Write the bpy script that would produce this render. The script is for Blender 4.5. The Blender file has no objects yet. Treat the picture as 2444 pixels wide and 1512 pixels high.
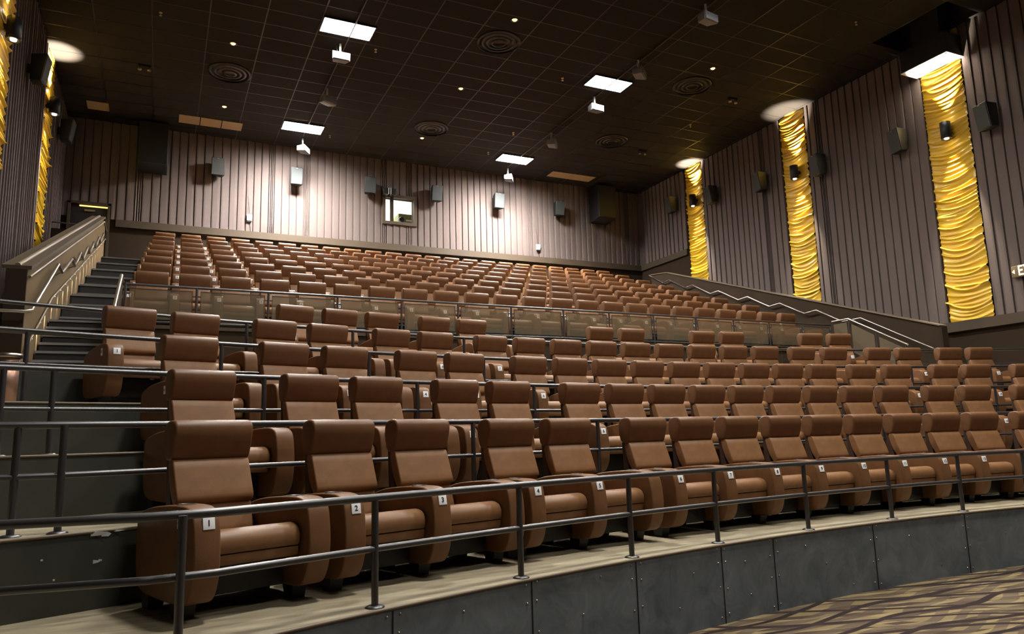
import bpy, bmesh, math, random
from math import sin, cos, pi, sqrt, asin, radians as rad
from mathutils import Vector, Matrix
random.seed(7)
SC = bpy.context.scene
COL = SC.collection

# ------------------------------------------------------------------ camera, world, exposure
H = 1.70                                   # camera height above the carpet floor
F_PX, PITCH, ROLL, YAW = 1766.156, rad(9.2334), rad(-1.608), rad(25.5219)
fw = Vector((sin(YAW)*cos(PITCH), cos(YAW)*cos(PITCH), sin(PITCH)))
rt = Vector((cos(YAW), -sin(YAW), 0)); up = rt.cross(fw)
r2 = cos(ROLL)*rt + sin(ROLL)*up; u2 = -sin(ROLL)*rt + cos(ROLL)*up
cd = bpy.data.cameras.new('camera'); cam = bpy.data.objects.new('camera', cd); COL.objects.link(cam)
cam.matrix_world = Matrix(((r2.x, u2.x, -fw.x, 0), (r2.y, u2.y, -fw.y, 0), (r2.z, u2.z, -fw.z, H), (0, 0, 0, 1)))
cd.sensor_fit = 'HORIZONTAL'; cd.sensor_width = 36; cd.lens = F_PX/2444*36; cd.clip_start = .05; cd.clip_end = 200
SC.camera = cam
w = bpy.data.worlds.new('world'); SC.world = w; w.use_nodes = True
w.node_tree.nodes['Background'].inputs[0].default_value = (.9, .8, .72, 1)
w.node_tree.nodes['Background'].inputs[1].default_value = .02
SC.view_settings.view_transform = 'Standard'; SC.view_settings.look = 'None'
SC.view_settings.gamma = 1; SC.view_settings.use_curve_mapping = False
SC.view_settings.exposure = 0.0
PANEL_EMIT = 300.0        # fluorescent troffers
SCONCE_W = 5200.0         # each sconce beam
DOWN_W = 30.0            # small tungsten downlights

# ------------------------------------------------------------------ fitted plan of the room
CX, CY = 8.418, -16.186                    # centre of the curved lower rows
R0, DR = 23.3206, 1.3505                   # headrest radius of the front row, row spacing
EDGE = [22.03, 23.56, 24.91, 26.26, 27.61] # front edge of each curved platform
PZ = [.681, 1.172, 1.663, 2.154, 2.645]    # top of each curved platform
YF, D2, ZF, DZ = 15.7244, 1.3606, 3.79, .4739   # straight upper rows: headrest line, spacing, platform, rise
CEIL = 10.64 + H
XL, XR, YB = -3.15, 19.12, 26.5

# ------------------------------------------------------------------ materials
def mat(name, col, rough=.6, metal=0., bump=0., bscale=60., var=0., vscale=4., spec=.5, emit=None, estr=0., sheen=0.):
    m = bpy.data.materials.new(name); m.use_nodes = True; nt = m.node_tree; b = nt.nodes['Principled BSDF']
    b.inputs['Base Color'].default_value = (*col, 1); b.inputs['Roughness'].default_value = rough
    b.inputs['Metallic'].default_value = metal; b.inputs['Specular IOR Level'].default_value = spec
    if sheen: b.inputs['Sheen Weight'].default_value = sheen
    if emit: b.inputs['Emission Color'].default_value = (*emit, 1); b.inputs['Emission Strength'].default_value = estr
    tc = nt.nodes.new('ShaderNodeTexCoord')
    if bump:
        n = nt.nodes.new('ShaderNodeTexNoise'); n.inputs['Scale'].default_value = bscale; n.inputs['Detail'].default_value = 3
        bp = nt.nodes.new('ShaderNodeBump'); bp.inputs['Strength'].default_value = bump; bp.inputs['Distance'].default_value = .01
        nt.links.new(tc.outputs['Object'], n.inputs['Vector']); nt.links.new(n.outputs['Fac'], bp.inputs['Height'])
        nt.links.new(bp.outputs['Normal'], b.inputs['Normal'])
    if var:
        n = nt.nodes.new('ShaderNodeTexNoise'); n.inputs['Scale'].default_value = vscale; n.inputs['Detail'].default_value = 6
        r = nt.nodes.new('ShaderNodeValToRGB'); e = r.color_ramp.elements
        e[0].position = .3; e[1].position = .7
        e[0].color = (*[c*(1-var) for c in col], 1); e[1].color = (*[min(1, c*(1+var)) for c in col], 1)
        nt.links.new(tc.outputs['Object'], n.inputs['Vector']); nt.links.new(n.outputs['Fac'], r.inputs['Fac'])
        nt.links.new(r.outputs['Color'], b.inputs['Base Color'])
    return m
M = {}
M['leather'] = mat('brown leather', (.222, .107, .046), .48, bump=.12, bscale=220, var=.1, vscale=9)
M['leather2'] = mat('shaded brown leather headrest', (.150, .068, .030), .42, spec=.32, bump=.12, bscale=220, var=.1, vscale=9)  # base tone darkened for the shade on the down-facing headrest front
for k_ in ('leather',): M[k_].node_tree.nodes['Principled BSDF'].inputs['Specular IOR Level'].default_value = .26
M['leather3'] = mat('shaded brown vinyl armrest', (.165, .077, .033), .45, spec=.26, bump=.12, bscale=220, var=.1, vscale=9)  # shade on the upright arm faces partly put into this darker tone
M['leather4'] = mat('brown vinyl cushion', (.205, .098, .042), .42, spec=.32, bump=.10, bscale=220, var=.1, vscale=9)
M['shell'] = mat('dark brown seat shell', (.045, .020, .012), .6)
M['black'] = mat('black plastic', (.012, .011, .011), .45)
M['plate'] = mat('white number plate', (.93, .93, .95), .35)
M['ink'] = mat('black lettering', (.01, .01, .012), .6)
M['rail'] = mat('dark painted steel rail', (.024, .020, .022), .40, spec=.8)
M['rail'].node_tree.nodes['Principled BSDF'].inputs['Coat Weight'].default_value = .55
M['rail'].node_tree.nodes['Principled BSDF'].inputs['Coat Roughness'].default_value = .36
M['steel'] = mat('brushed steel', (.42, .38, .33), .34, metal=1.)
M['fabric'] = mat('mauve brown pleated fabric', (.134, .106, .098), .95, bump=.25, bscale=240, spec=.15)
M['wall'] = mat('dark brown wall paint', (.034, .022, .014), .9, bump=.1, bscale=80, spec=.15)
M['trim'] = mat('brown painted trim', (.062, .044, .028), .65, spec=.3)
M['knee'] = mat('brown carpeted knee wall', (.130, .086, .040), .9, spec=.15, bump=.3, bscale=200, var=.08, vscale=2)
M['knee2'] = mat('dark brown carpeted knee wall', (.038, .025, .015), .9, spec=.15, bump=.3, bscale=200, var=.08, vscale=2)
M['cap'] = mat('brown knee wall cap', (.17, .125, .08), .5)
M['tile'] = mat('black ceiling tile', (.014, .011, .009), .9, bump=.2, bscale=90, spec=.2)
M['tbar'] = mat('black ceiling grid bar', (.010, .0085, .007), .40, spec=.4)
M['tan'] = mat('tan ceiling panel', (.52, .38, .22), .8)
M['vent'] = mat('dark metal diffuser', (.035, .028, .022), .4, metal=.3)
M['box'] = mat('black speaker cabinet', (.006, .0065, .007), .5, bump=.1, bscale=120)
M['grille'] = mat('dark speaker grille', (.035, .042, .042), .65, bump=.5, bscale=300)
M['white'] = mat('white plastic', (.8, .8, .8), .4)
M['light'] = mat('fluorescent diffuser', (.9, .9, .9), .5, emit=(1., .97, .90), estr=PANEL_EMIT)
M['light_far'] = mat('boosted fluorescent diffuser', (.9, .9, .9), .5, emit=(1., .97, .92), estr=PANEL_EMIT*3.5)  # strength raised above the other troffers to brighten the back wall
M['light_dim'] = mat('dim fluorescent diffuser', (.9, .9, .9), .5, emit=(1., .97, .90), estr=PANEL_EMIT*.38)  # unseen pair behind the camera, set dimmer than the rest
def lens_falloff(m):
    # prismatic lens of a ceiling troffer: gives most of its light downwards, little at grazing angles
    nt = m.node_tree; b = nt.nodes['Principled BSDF']; e = b.inputs['Emission Strength'].default_value
    g_ = nt.nodes.new('ShaderNodeNewGeometry'); d = nt.nodes.new('ShaderNodeVectorMath'); d.operation = 'DOT_PRODUCT'
    nt.links.new(g_.outputs['Incoming'], d.inputs[0]); nt.links.new(g_.outputs['Normal'], d.inputs[1])
    a = nt.nodes.new('ShaderNodeMath'); a.operation = 'ABSOLUTE'; p = nt.nodes.new('ShaderNodeMath'); p.operation = 'POWER'; p.inputs[1].default_value = 1.5
    q = nt.nodes.new('ShaderNodeMath'); q.operation = 'MULTIPLY'; q.inputs[1].default_value = e*1.25
    nt.links.new(d.outputs['Value'], a.inputs[0]); nt.links.new(a.outputs[0], p.inputs[0]); nt.links.new(p.outputs[0], q.inputs[0]); nt.links.new(q.outputs[0], b.inputs['Emission Strength'])
for k_ in ('light', 'light_far', 'light_dim'): lens_falloff(M[k_])
M['bulb'] = mat('tungsten lamp', (1, .8, .6), .5, emit=(1., .58, .36), estr=1.9)
M['lens'] = mat('sconce lens', (1, .95, .9), .5, emit=(1., .93, .85), estr=30)
M['led'] = mat('warm stair light', (1, .8, .6), .5, emit=(1., .78, .5), estr=5)
M['slit'] = mat('lit door gap', (1, .8, .3), .5, emit=(1., .75, .22), estr=1.6)
M['exit'] = mat('lit exit letters', (1, .8, .6), .5, emit=(1., .80, .52), estr=2.2)
M['exitbox'] = mat('cream exit sign case', (.20, .14, .06), .5)
M['step'] = mat('charcoal stair carpet', (.028, .027, .027), .55, bump=.4, bscale=160)
M['nosing'] = mat('grey rubber stair nosing', (.22, .21, .21), .35)
M['riser'] = mat('dark green grey riser', (.036, .037, .026), .6, var=.25, vscale=2.5, bump=.05, bscale=30)
M['booth'] = mat('white booth wall', (.8, .8, .78), .7)
M['boothlight'] = mat('booth ceiling light', (1, 1, 1), .5, emit=(1., .98, .9), estr=30)
M['olive'] = mat('olive grey projector case', (.17, .18, .07), .5)

def platform_mat():
    m = mat('pale worn concrete floor', (.36, .30, .19), .7); nt = m.node_tree; b = nt.nodes['Principled BSDF']
    tc = nt.nodes.new('ShaderNodeTexCoord'); mp = nt.nodes.new('ShaderNodeMapping'); mp.inputs['Scale'].default_value = (.5, 5, 1); mp.inputs['Rotation'].default_value = (0, 0, -.22)
    n = nt.nodes.new('ShaderNodeTexNoise'); n.inputs['Scale'].default_value = 2.2; n.inputs['Detail'].default_value = 8; n.inputs['Roughness'].default_value = .65
    r = nt.nodes.new('ShaderNodeValToRGB'); e = r.color_ramp.elements
    e[0].position = .3; e[0].color = (.16, .125, .078, 1); e[1].position = .68; e[1].color = (.36, .305, .20, 1)
    nt.links.new(tc.outputs['Object'], mp.inputs['Vector']); nt.links.new(mp.outputs['Vector'], n.inputs['Vector'])
    nt.links.new(n.outputs['Fac'], r.inputs['Fac']); nt.links.new(r.outputs['Color'], b.inputs['Base Color'])
    return m
M['platform'] = platform_mat()

def slate_mat():
    m = mat('scuffed slate grey panel', (.06, .065, .07), .5, bump=.06, bscale=18); nt = m.node_tree; b = nt.nodes['Principled BSDF']
    tc = nt.nodes.new('ShaderNodeTexCoord')
    n = nt.nodes.new('ShaderNodeTexNoise'); n.inputs['Scale'].default_value = 3.2; n.inputs['Detail'].default_value = 10; n.inputs['Roughness'].default_value = .7; n.inputs['Distortion'].default_value = .8
    r = nt.nodes.new('ShaderNodeValToRGB'); e = r.color_ramp.elements
    e[0].position = .32; e[0].color = (.082, .098, .110, 1); e[1].position = .75; e[1].color = (.19, .215, .235, 1)
    nt.links.new(tc.outputs['Object'], n.inputs['Vector']); nt.links.new(n.outputs['Fac'], r.inputs['Fac']); nt.links.new(r.outputs['Color'], b.inputs['Base Color'])
    return m
M['slate'] = slate_mat()

def carpet_mat():
    m = mat('patterned carpet', (.1, .08, .05), .95, spec=.1); nt = m.node_tree; b = nt.nodes['Principled BSDF']; L = nt.links.new
    tc = nt.nodes.new('ShaderNodeTexCoord')
    def wave(rot, scale, dist, lo, hi, seed):
        mp = nt.nodes.new('ShaderNodeMapping'); mp.inputs['Rotation'].default_value = (0, 0, rot); mp.inputs['Location'].default_value = (seed, seed*.7, 0)
        v = nt.nodes.new('ShaderNodeTexWave'); v.bands_direction = 'Y'; v.inputs['Scale'].default_value = scale; v.inputs['Distortion'].default_value = dist
        v.inputs['Detail'].default_value = 0; v.inputs['Detail Scale'].default_value = .8
        L(tc.outputs['Object'], mp.inputs['Vector']); L(mp.outputs['Vector'], v.inputs['Vector'])
        mr = nt.nodes.new('ShaderNodeMapRange'); mr.inputs['From Min'].default_value = lo; mr.inputs['From Max'].default_value = hi; L(v.outputs['Fac'], mr.inputs['Value'])
        return mr.outputs[0]
    def mix(f, a, c):
        x = nt.nodes.new('ShaderNodeMix'); x.data_type = 'RGBA'; L(f, x.inputs[0])
        if isinstance(a, tuple): x.inputs[6].default_value = (*a, 1)
        else: L(a, x.inputs[6])
        if isinstance(c, tuple): x.inputs[7].default_value = (*c, 1)
        else: L(c, x.inputs[7])
        return x.outputs[2]
    a = wave(.14, 1.7, 6.5, .45, .57, 0); b1 = wave(-.20, 1.45, 7., .45, .57, 3.1); c1 = wave(.45, 1.2, 6.5, .50, .58, 7.7)
    d1 = wave(-.05, .9, 6., .90, .95, 5.2); e1 = wave(.33, .8, 6.5, .91, .96, 9.4)
    x = mix(a, (.090, .062, .042), (.150, .115, .070)); y = mix(a, (.068, .046, .034), (.250, .185, .095))
    x = mix(b1, x, y); z = mix(b1, (.110, .080, .055), (.195, .148, .078)); x = mix(c1, x, z)
    x = mix(d1, x, (.028, .019, .018)); x = mix(e1, x, (.036, .024, .022)); L(x, b.inputs['Base Color'])
    n = nt.nodes.new('ShaderNodeTexNoise'); n.inputs['Scale'].default_value = 160; bp = nt.nodes.new('ShaderNodeBump'); bp.inputs['Strength'].default_value = .5; bp.inputs['Distance'].default_value = .01
    L(tc.outputs['Object'], n.inputs['Vector']); L(n.outputs['Fac'], bp.inputs['Height']); L(bp.outputs[0], b.inputs['Normal'])
    return m
M['carpet'] = carpet_mat()

def silk_mat():
    m = mat('yellow satin', (.80, .49, .035), .26, spec=.8)
    return m
M['silk'] = silk_mat()

def smoke_mat():
    m = bpy.data.materials.new('smoked acrylic panel'); m.use_nodes = True; nt = m.node_tree; nt.nodes.remove(nt.nodes['Principled BSDF'])
    o = nt.nodes['Material Output']; t = nt.nodes.new('ShaderNodeBsdfTransparent'); t.inputs[0].default_value = (.84, .80, .74, 1)
    d = nt.nodes.new('ShaderNodeBsdfPrincipled'); d.inputs['Base Color'].default_value = (.20, .160, .105, 1); d.inputs['Roughness'].default_value = .35
    mx = nt.nodes.new('ShaderNodeMixShader'); mx.inputs[0].default_value = .38
    nt.links.new(t.outputs[0], mx.inputs[1]); nt.links.new(d.outputs[0], mx.inputs[2]); nt.links.new(mx.outputs[0], o.inputs[0])
    return m
M['smoke'] = smoke_mat()
def glass_mat():
    m = bpy.data.materials.new('clear window glass'); m.use_nodes = True; nt = m.node_tree; nt.nodes.remove(nt.nodes['Principled BSDF'])
    o = nt.nodes['Material Output']; t = nt.nodes.new('ShaderNodeBsdfTransparent'); g = nt.nodes.new('ShaderNodeBsdfGlossy'); g.inputs['Roughness'].default_value = .03
    mx = nt.nodes.new('ShaderNodeMixShader'); mx.inputs[0].default_value = .06
    nt.links.new(t.outputs[0], mx.inputs[1]); nt.links.new(g.outputs[0], mx.inputs[2]); nt.links.new(mx.outputs[0], o.inputs[0])
    return m
M['glass'] = glass_mat()

# ------------------------------------------------------------------ helpers
def tag(o, label=None, cat=None, group=None, kind=None):
    if label: o['label'] = label
    if cat: o['category'] = cat
    if group: o['group'] = group
    if kind: o['kind'] = kind
    return o
def obj(name, me, parent=None, m=None):
    o = bpy.data.objects.new(name, me); COL.objects.link(o)
    if m is not None and not me.materials: me.materials.append(M[m])
    if parent is not None: o.parent = parent
    return o
def empty(name, loc=(0, 0, 0), rz=0.):
    o = bpy.data.objects.new(name, None); COL.objects.link(o); o.location = loc; o.rotation_euler = (0, 0, rz); o.empty_display_size = .1
    return o
class MB:
    def __init__(s): s.v = []; s.f = []; s.sm = []
    def add(s, vs, fs, smooth=False):
        n = len(s.v); s.v += [tuple(v) for v in vs]; s.f += [tuple(i+n for i in f) for f in fs]; s.sm += [smooth]*len(fs); return s
    def box(s, x0, x1, y0, y1, z0, z1):
        return s.add([(x0, y0, z0), (x1, y0, z0), (x1, y1, z0), (x0, y1, z0), (x0, y0, z1), (x1, y0, z1), (x1, y1, z1), (x0, y1, z1)],
                     [(0, 3, 2, 1), (4, 5, 6, 7), (0, 1, 5, 4), (1, 2, 6, 5), (2, 3, 7, 6), (3, 0, 4, 7)])
    def tube(s, pts, r, n=10, caps=True):
        pts = [Vector(p) for p in pts]; rings = []
        for i, p in enumerate(pts):
            a = pts[max(i-1, 0)]; b = pts[min(i+1, len(pts)-1)]; t = (b-a).normalized()
            ref = Vector((0, 0, 1)) if abs(t.z) < .9 else Vector((1, 0, 0))
            x = t.cross(ref).normalized(); y = x.cross(t).normalized()
            k = 1.
            if 0 < i < len(pts)-1:
                c = (pts[i]-a).normalized().dot((b-pts[i]).normalized()); k = 1/max(.75, sqrt(max(.2, (1+c)/2)))
            rings.append([p+(x*cos(2*pi*j/n)+y*sin(2*pi*j/n))*r*k for j in range(n)])
        vs = [v for rg in rings for v in rg]; fs = []
        for i in range(len(pts)-1):
            for j in range(n): fs.append((i*n+j, i*n+(j+1) % n, (i+1)*n+(j+1) % n, (i+1)*n+j))
        s.add(vs, fs, True)
        if caps: s.add(rings[0], [tuple(range(n))]); s.add(rings[-1], [tuple(reversed(range(n)))])
        return s
    def lathe(s, prof, n=20, c=(0, 0, 0), axis='z'):
        vs = []; fs = []
        for r, z in prof:
            for j in range(n):
                a = 2*pi*j/n; p = (r*cos(a), r*sin(a), z)
                if axis == 'y': p = (p[0], p[2], p[1])
                if axis == 'x': p = (p[2], p[0], p[1])
                vs.append((p[0]+c[0], p[1]+c[1], p[2]+c[2]))
        for i in range(len(prof)-1):
            for j in range(n): fs.append((i*n+j, i*n+(j+1) % n, (i+1)*n+(j+1) % n, (i+1)*n+j))
        return s.add(vs, fs, True)
    def mesh(s, name, m=None, bevel=0, seg=2, recalc=True):
        me = bpy.data.meshes.new(name); me.from_pydata(s.v, [], s.f)
        for p, sm in zip(me.polygons, s.sm): p.use_smooth = sm
        if recalc or bevel:
            bm = bmesh.new(); bm.from_mesh(me)
            if recalc: bmesh.ops.recalc_face_normals(bm, faces=bm.faces)
            if bevel:
                bmesh.ops.bevel(bm, geom=list(bm.edges), offset=bevel, segments=seg, profile=.6, affect='EDGES', clamp_overlap=True)
                for f in bm.faces: f.smooth = True
            bm.to_mesh(me); bm.free()
        if m: me.materials.append(M[m])
        me.update(); return me
    def build(s, name, m, parent=None, **k): return obj(name, s.mesh(name, m, **k), parent)
def prism(prof, x0, x1, name, m, bev=.02, seg=3):
    """closed (y,z) outline extruded along x, the two end outlines rounded over"""
    bm = bmesh.new(); a = [bm.verts.new((x0, y, z)) for y, z in prof]; b = [bm.verts.new((x1, y, z)) for y, z in prof]
    n = len(prof); bm.faces.new(a); bm.faces.new(list(reversed(b)))
    for i in range(n): bm.faces.new((a[i], b[i], b[(i+1) % n], a[(i+1) % n]))
    bmesh.ops.recalc_face_normals(bm, faces=bm.faces)
    if bev:
        es = [e for e in bm.edges if abs(e.verts[0].co.x-e.verts[1].co.x) < 1e-6]
        bmesh.ops.bevel(bm, geom=es, offset=bev, segments=seg, profile=.5, affect='EDGES', clamp_overlap=True)
    for f in bm.faces: f.smooth = True
    me = bpy.data.meshes.new(name); bm.to_mesh(me); bm.free(); me.materials.append(M[m])
    try: me.set_sharp_from_angle(angle=rad(38))
    except Exception: pass
    return me
def rnd(prof, it=2):
    """corner-cutting for a smoother outline"""
    for _ in range(it):
        q = []
        for i in range(len(prof)):
            a = prof[i]; b = prof[(i+1) % len(prof)]
            q += [(a[0]*.78+b[0]*.22, a[1]*.78+b[1]*.22), (a[0]*.22+b[0]*.78, a[1]*.22+b[1]*.78)]
        prof = q
    return prof
TEXTS = {}
def text_mesh(body, size, m, ext=.001):
    k = (body, size, m)
    if k not in TEXTS:
        c = bpy.data.curves.new('letters', 'FONT'); c.body = body; c.size = size; c.align_x = 'CENTER'; c.align_y = 'CENTER'; c.extrude = ext; c.offset = size*.012
        o = bpy.data.objects.new('letters', c); COL.objects.link(o)
        me = bpy.data.meshes.new_from_object(o.evaluated_get(bpy.context.evaluated_depsgraph_get())); me.name = 'letters'
        COL.objects.unlink(o); bpy.data.objects.remove(o); me.materials.clear(); me.materials.append(M[m]); TEXTS[k] = me
    return TEXTS[k]
ORD = ['first', 'second', 'third', 'fourth', 'fifth', 'sixth', 'seventh', 'eighth', 'ninth', 'tenth', 'eleventh', 'twelfth', 'thirteenth', 'fourteenth',
       'fifteenth', 'sixteenth', 'seventeenth', 'eighteenth', 'nineteenth', 'twentieth', 'twenty-first', 'twenty-second', 'twenty-third']
def struct(o, label): return tag(o, label, 'structure', kind='structure')

# ------------------------------------------------------------------ floor, platforms, walls
def yarc(r, x): return CY + sqrt(max(0, r*r-(x-CX)**2))
struct(MB().box(XL-.1, XR+.1, -8, 8.5, -.1, 0).build('floor', 'carpet'), 'patterned brown and olive carpet in front of the lowest platform')
def ring(r0, r1, z, name, back=None):
    """curved platform top and front riser, between two arcs or an arc and a straight line"""
    N = 90; xs = [XL+.02+(XR-XL-.04)*i/N for i in range(N+1)]
    vs = []; fs = []
    for x in xs:
        y0 = yarc(r0, x); y1 = back if back else yarc(r1, x)
        vs += [(x, y0, 0), (x, y0, z), (x, y1, z), (x, y1, 0)]
    for i in range(N):
        a = i*4; b = a+4
        fs += [(a+1, b+1, b+2, a+2)]
    top = MB().add(vs, fs)
    rs = MB().add(vs, [(i*4, i*4+4, i*4+5, i*4+1) for i in range(N)])
    return top, rs
rownames = ['front', 'second', 'third', 'fourth', 'fifth']
for i in range(5):
    top, rs = ring(EDGE[i], EDGE[i+1] if i < 4 else 0, PZ[i], 'p', back=14.5 if i == 4 else None)
    # lip along the edge
    struct(top.build('floor_platform', 'platform', recalc=False), 'pale worn floor of the %s curved seating platform' % rownames[i])
    struct(rs.build('riser', 'slate' if i == 0 else 'riser', recalc=False), 'curved dark riser under the %s seating platform' % rownames[i])
    pts = [(CX+(EDGE[i]+.0)*sin(t), CY+(EDGE[i]+.0)*cos(t), PZ[i]-.004) for t in [-.5+1.0*k/80 for k in range(81)]]
    pts = [p for p in pts if XL+.05 < p[0] < XR-.05]
    struct(MB().tube(pts, .012, 6).build('trim_1', 'cap'), 'thin pale nosing along the edge of the %s curved platform' % rownames[i])
# screws and seams of the front riser
def onriser(x, z, dr=-.004): 
    t = asin((x-CX)/EDGE[0]); return (CX+(EDGE[0]+dr)*sin(t), CY+(EDGE[0]+dr)*cos(t), z), t
seams = [-.5, 1.36, 2.5, 3.6, 4.68, 5.42, 7.0, 8.6, 10.2, 11.9]
sm = MB()
for x in seams:
    (px, py, pz), t = onriser(x, 0, -.002)
    sm.box(px-.004, px+.004, py-.004, py+.004, 0, PZ[0]-.02)
struct(sm.build('trim_2', 'black'), 'dark seams between the slate panels of the front riser')
rf = empty('riser_screws', (4, 5, 0)); tag(rf, 'small bright screw heads dotted over the slate front riser', 'screws')
k = 0
for x in seams:
    for dx in (-.05, .05):
        for z in (.06, .30, .52, .64):
            if k < 100:
                p, t = onriser(x+dx+random.uniform(-.01, .01), z+random.uniform(-.02, .02))
                s = MB().lathe([(0, -.004), (.007, -.003), (.009, .002)], 8, (p[0]-4, p[1]-5, p[2]), 'y').build('screw', 'steel', rf); k += 1
for x, z in [(.9, .5), (1.9, .56), (2.1, .3), (3.0, .35), (3.2, .6), (4.1, .22), (4.3, .48), (5.05, .2), (5.0, .5), (5.9, .55), (6.2, .35), (6.6, .1), (7.6, .5), (8.1, .15), (9.3, .4)]:
    p, t = onriser(x, z); MB().lathe([(0, -.004), (.007, -.003), (.009, .002)], 8, (p[0]-4, p[1]-5, p[2]), 'y').build('screw', 'steel', rf)

sc = MB()
for x, z, w_, h in [(-.36, PZ[1]-.012, .10, .018), (-.30, PZ[1]-.022, .05, .02), (-.24, PZ[1]-.008, .07, .008), (-.34, .98, .035, .012), (-.31, .985, .02, .008), (-.62, 1.03, .010, .008), (-.55, .90, .008, .008)]:
    y = yarc(EDGE[1], x)-.004
    n_ = 7; vs = [(x+w_*cos(2*pi*a/n_)*random.uniform(.7, 1.1), y-.14*w_*cos(2*pi*a/n_), z+h*sin(2*pi*a/n_)*random.uniform(.6, 1.1)) for a in range(n_)]
    sc.add(vs, [tuple(range(n_))])
struct(sc.build('trim_13', 'white', recalc=False), 'white chipped paint marks on the dark riser left of the first seat')
# straight upper platforms
SLX0, SLX1, SRX0, SRX1 = -1.68, -.70, 16.72, 17.8
UPE = [14.10]+[14.12+D2*j for j in range(1, 8)]+[YB]
SK = .017                                   # the straight rows stand a degree off the back wall
for j in range(8):
    z = ZF+DZ*j; y0 = UPE[j]; y1 = UPE[j+1]
    b = MB(); x0, x1 = SLX0-.05, SRX1+.05
    s1 = SK if j < 7 else 0
    b.add([(x0, y0+SK*x0, z), (x1, y0+SK*x1, z), (x1, y1+s1*x1, z), (x0, y1+s1*x0, z)], [(0, 1, 2, 3)])
    struct(b.build('floor_platform', 'platform', recalc=False), 'floor of the %s straight platform above the glass railing' % ORD[j])
    zb = PZ[4] if j == 0 else z-DZ
    b = MB().add([(x0, y0+SK*x0, zb-.02), (x1, y0+SK*x1, zb-.02), (x1, y0+SK*x1, z), (x0, y0+SK*x0, z)], [(0, 1, 2, 3)])
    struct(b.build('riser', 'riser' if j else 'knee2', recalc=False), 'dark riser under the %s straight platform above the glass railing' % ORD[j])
# seams on the tall wall below the glass railing
b = MB()
for k in range(14):
    x = -.64+1.27*k; b.box(x-.006, x+.006, 14.085+SK*x, 14.10+SK*x, PZ[4], ZF-.03)
x0, x1, y0 = SLX1, SRX0, 14.07
b.add([(x0, y0+SK*x0, ZF-.06), (x1, y0+SK*x1, ZF-.06), (x1, y0+SK*x1, ZF+.002), (x0, y0+SK*x0, ZF+.002), (x0, y0+.05+SK*x0, ZF+.002), (x1, y0+.05+SK*x1, ZF+.002)], [(0, 1, 2, 3), (3, 2, 5, 4)])
struct(b.build('trim_3', 'trim'), 'edge strip and seams of the wall under the glass railing')

def staircase(x0, x1, side):
    t = empty('staircase', ((x0+x1)/2, 11.9, PZ[4])); ox, oy, oz = t.location
    tag(t, 'dark carpeted aisle stairs with grey nosings beside the %s knee wall' % side, 'stairs')
    st = []                                     # (front y, back y, top z)
    for k in range(7): st.append((13.9-.3*(6-k)-.0, 13.9-.3*(5-k) if k < 6 else 15.1+SK*x0, PZ[4]+(k+1)*(ZF-PZ[4])/7))
    for j in range(1, 8):
        e = UPE[j]+SK*x0-.015; z = ZF+DZ*j
        st.append((e-.32, e, z-DZ/2)); st.append((e, UPE[j+1]+(SK*x0-.335 if j < 7 else -.02), z+.012))
    for y0, y1, z in st:
        h = .3
        s = MB().box(x0-ox, x1-ox, y0-.01-oy, y1-oy, z-h-oz, z-oz).build('step', 'step', t)
        MB().box(x0-ox, x1-ox, y0-.034-oy, y0+.035-oy, z-.030-oz, z+.006-oz).build('nosing', 'nosing', s)
    return t
staircase(SLX0, SLX1, 'left'); staircase(SRX0, SRX1, 'right')

ZB0, ZB1 = 7.10+H, 7.34+H                      # trim band on the back wall
WX0, WX1, WZ0, WZ1 = 7.42, 8.54, 8.22+H, 9.16+H
b = MB(); yb0, yb1 = YB, YB+.2
b.box(XL-.2, WX0, yb0, yb1, 0, CEIL+.1).box(WX1, XR+.2, yb0, yb1, 0, CEIL+.1).box(WX0, WX1, yb0, yb1, 0, WZ0).box(WX0, WX1, yb0, yb1, WZ1, CEIL+.1)
struct(b.build('wall_back', 'wall'), 'dark brown back wall behind the top row of seats')
struct(MB().box(XL-.25, XL, -8, YB, 0, CEIL+.1).build('wall_left', 'wall'), 'dark left side wall behind the pleated fabric')
struct(MB().box(XR, XR+.25, -8, YB, 0, CEIL+.1).build('wall_right', 'wall'), 'dark brown right side wall below the pleated fabric')
HX0, HX1, HY0, HY1 = 17.66, 18.95, 10.8, 13.0
struct(MB().box(XL-.25, HX0, -8, YB+.2, CEIL, CEIL+.15).box(HX1, XR+.25, -8, YB+.2, CEIL, CEIL+.15).box(HX0, HX1, -8, HY0, CEIL, CEIL+.15).box(HX0, HX1, HY1, YB+.2, CEIL, CEIL+.15).build('ceiling', 'tile'), 'black tiled ceiling of the auditorium')
struct(MB().box(-1.55, XR, YB-.10, YB, ZB0, ZB1).build('trim_4', 'trim'), 'brown ledge along the foot of the back wall fabric')
struct(MB().box(XR-.10, XR, 23.25, YB, ZB0, ZB1).build('trim_5', 'trim'), 'brown ledge at the back of the right wall')
struct(MB().box(XR-.12, XR, 2, 12.85, 2.44+H, 2.70+H).build('trim_6', 'trim'), 'level brown ledge under the fabric at the front of the right wall')
# ceiling grid: bars every tile
g = MB(); x = 13.74-1.303*13
while x < XR:
    if x > XL+.05: 
        for ya, yb in ([(2, HY0), (HY1, YB)] if HX0 < x < HX1 else [(2, YB)]): g.box(x-.014, x+.014, ya, yb, CEIL-.003, CEIL+.01)
    x += 1.303
y = 12.88-.6925*16
while y < YB:
    for xa, xb in ([(XL, HX0), (HX1, XR)] if HY0 < y < HY1 else [(XL, XR)]): g.box(xa, xb, y-.014, y+.014, CEIL-.0025, CEIL+.01); y += .6925
struct(g.build('trim_7', 'tbar'), 'thin metal grid between the black ceiling tiles')

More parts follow.
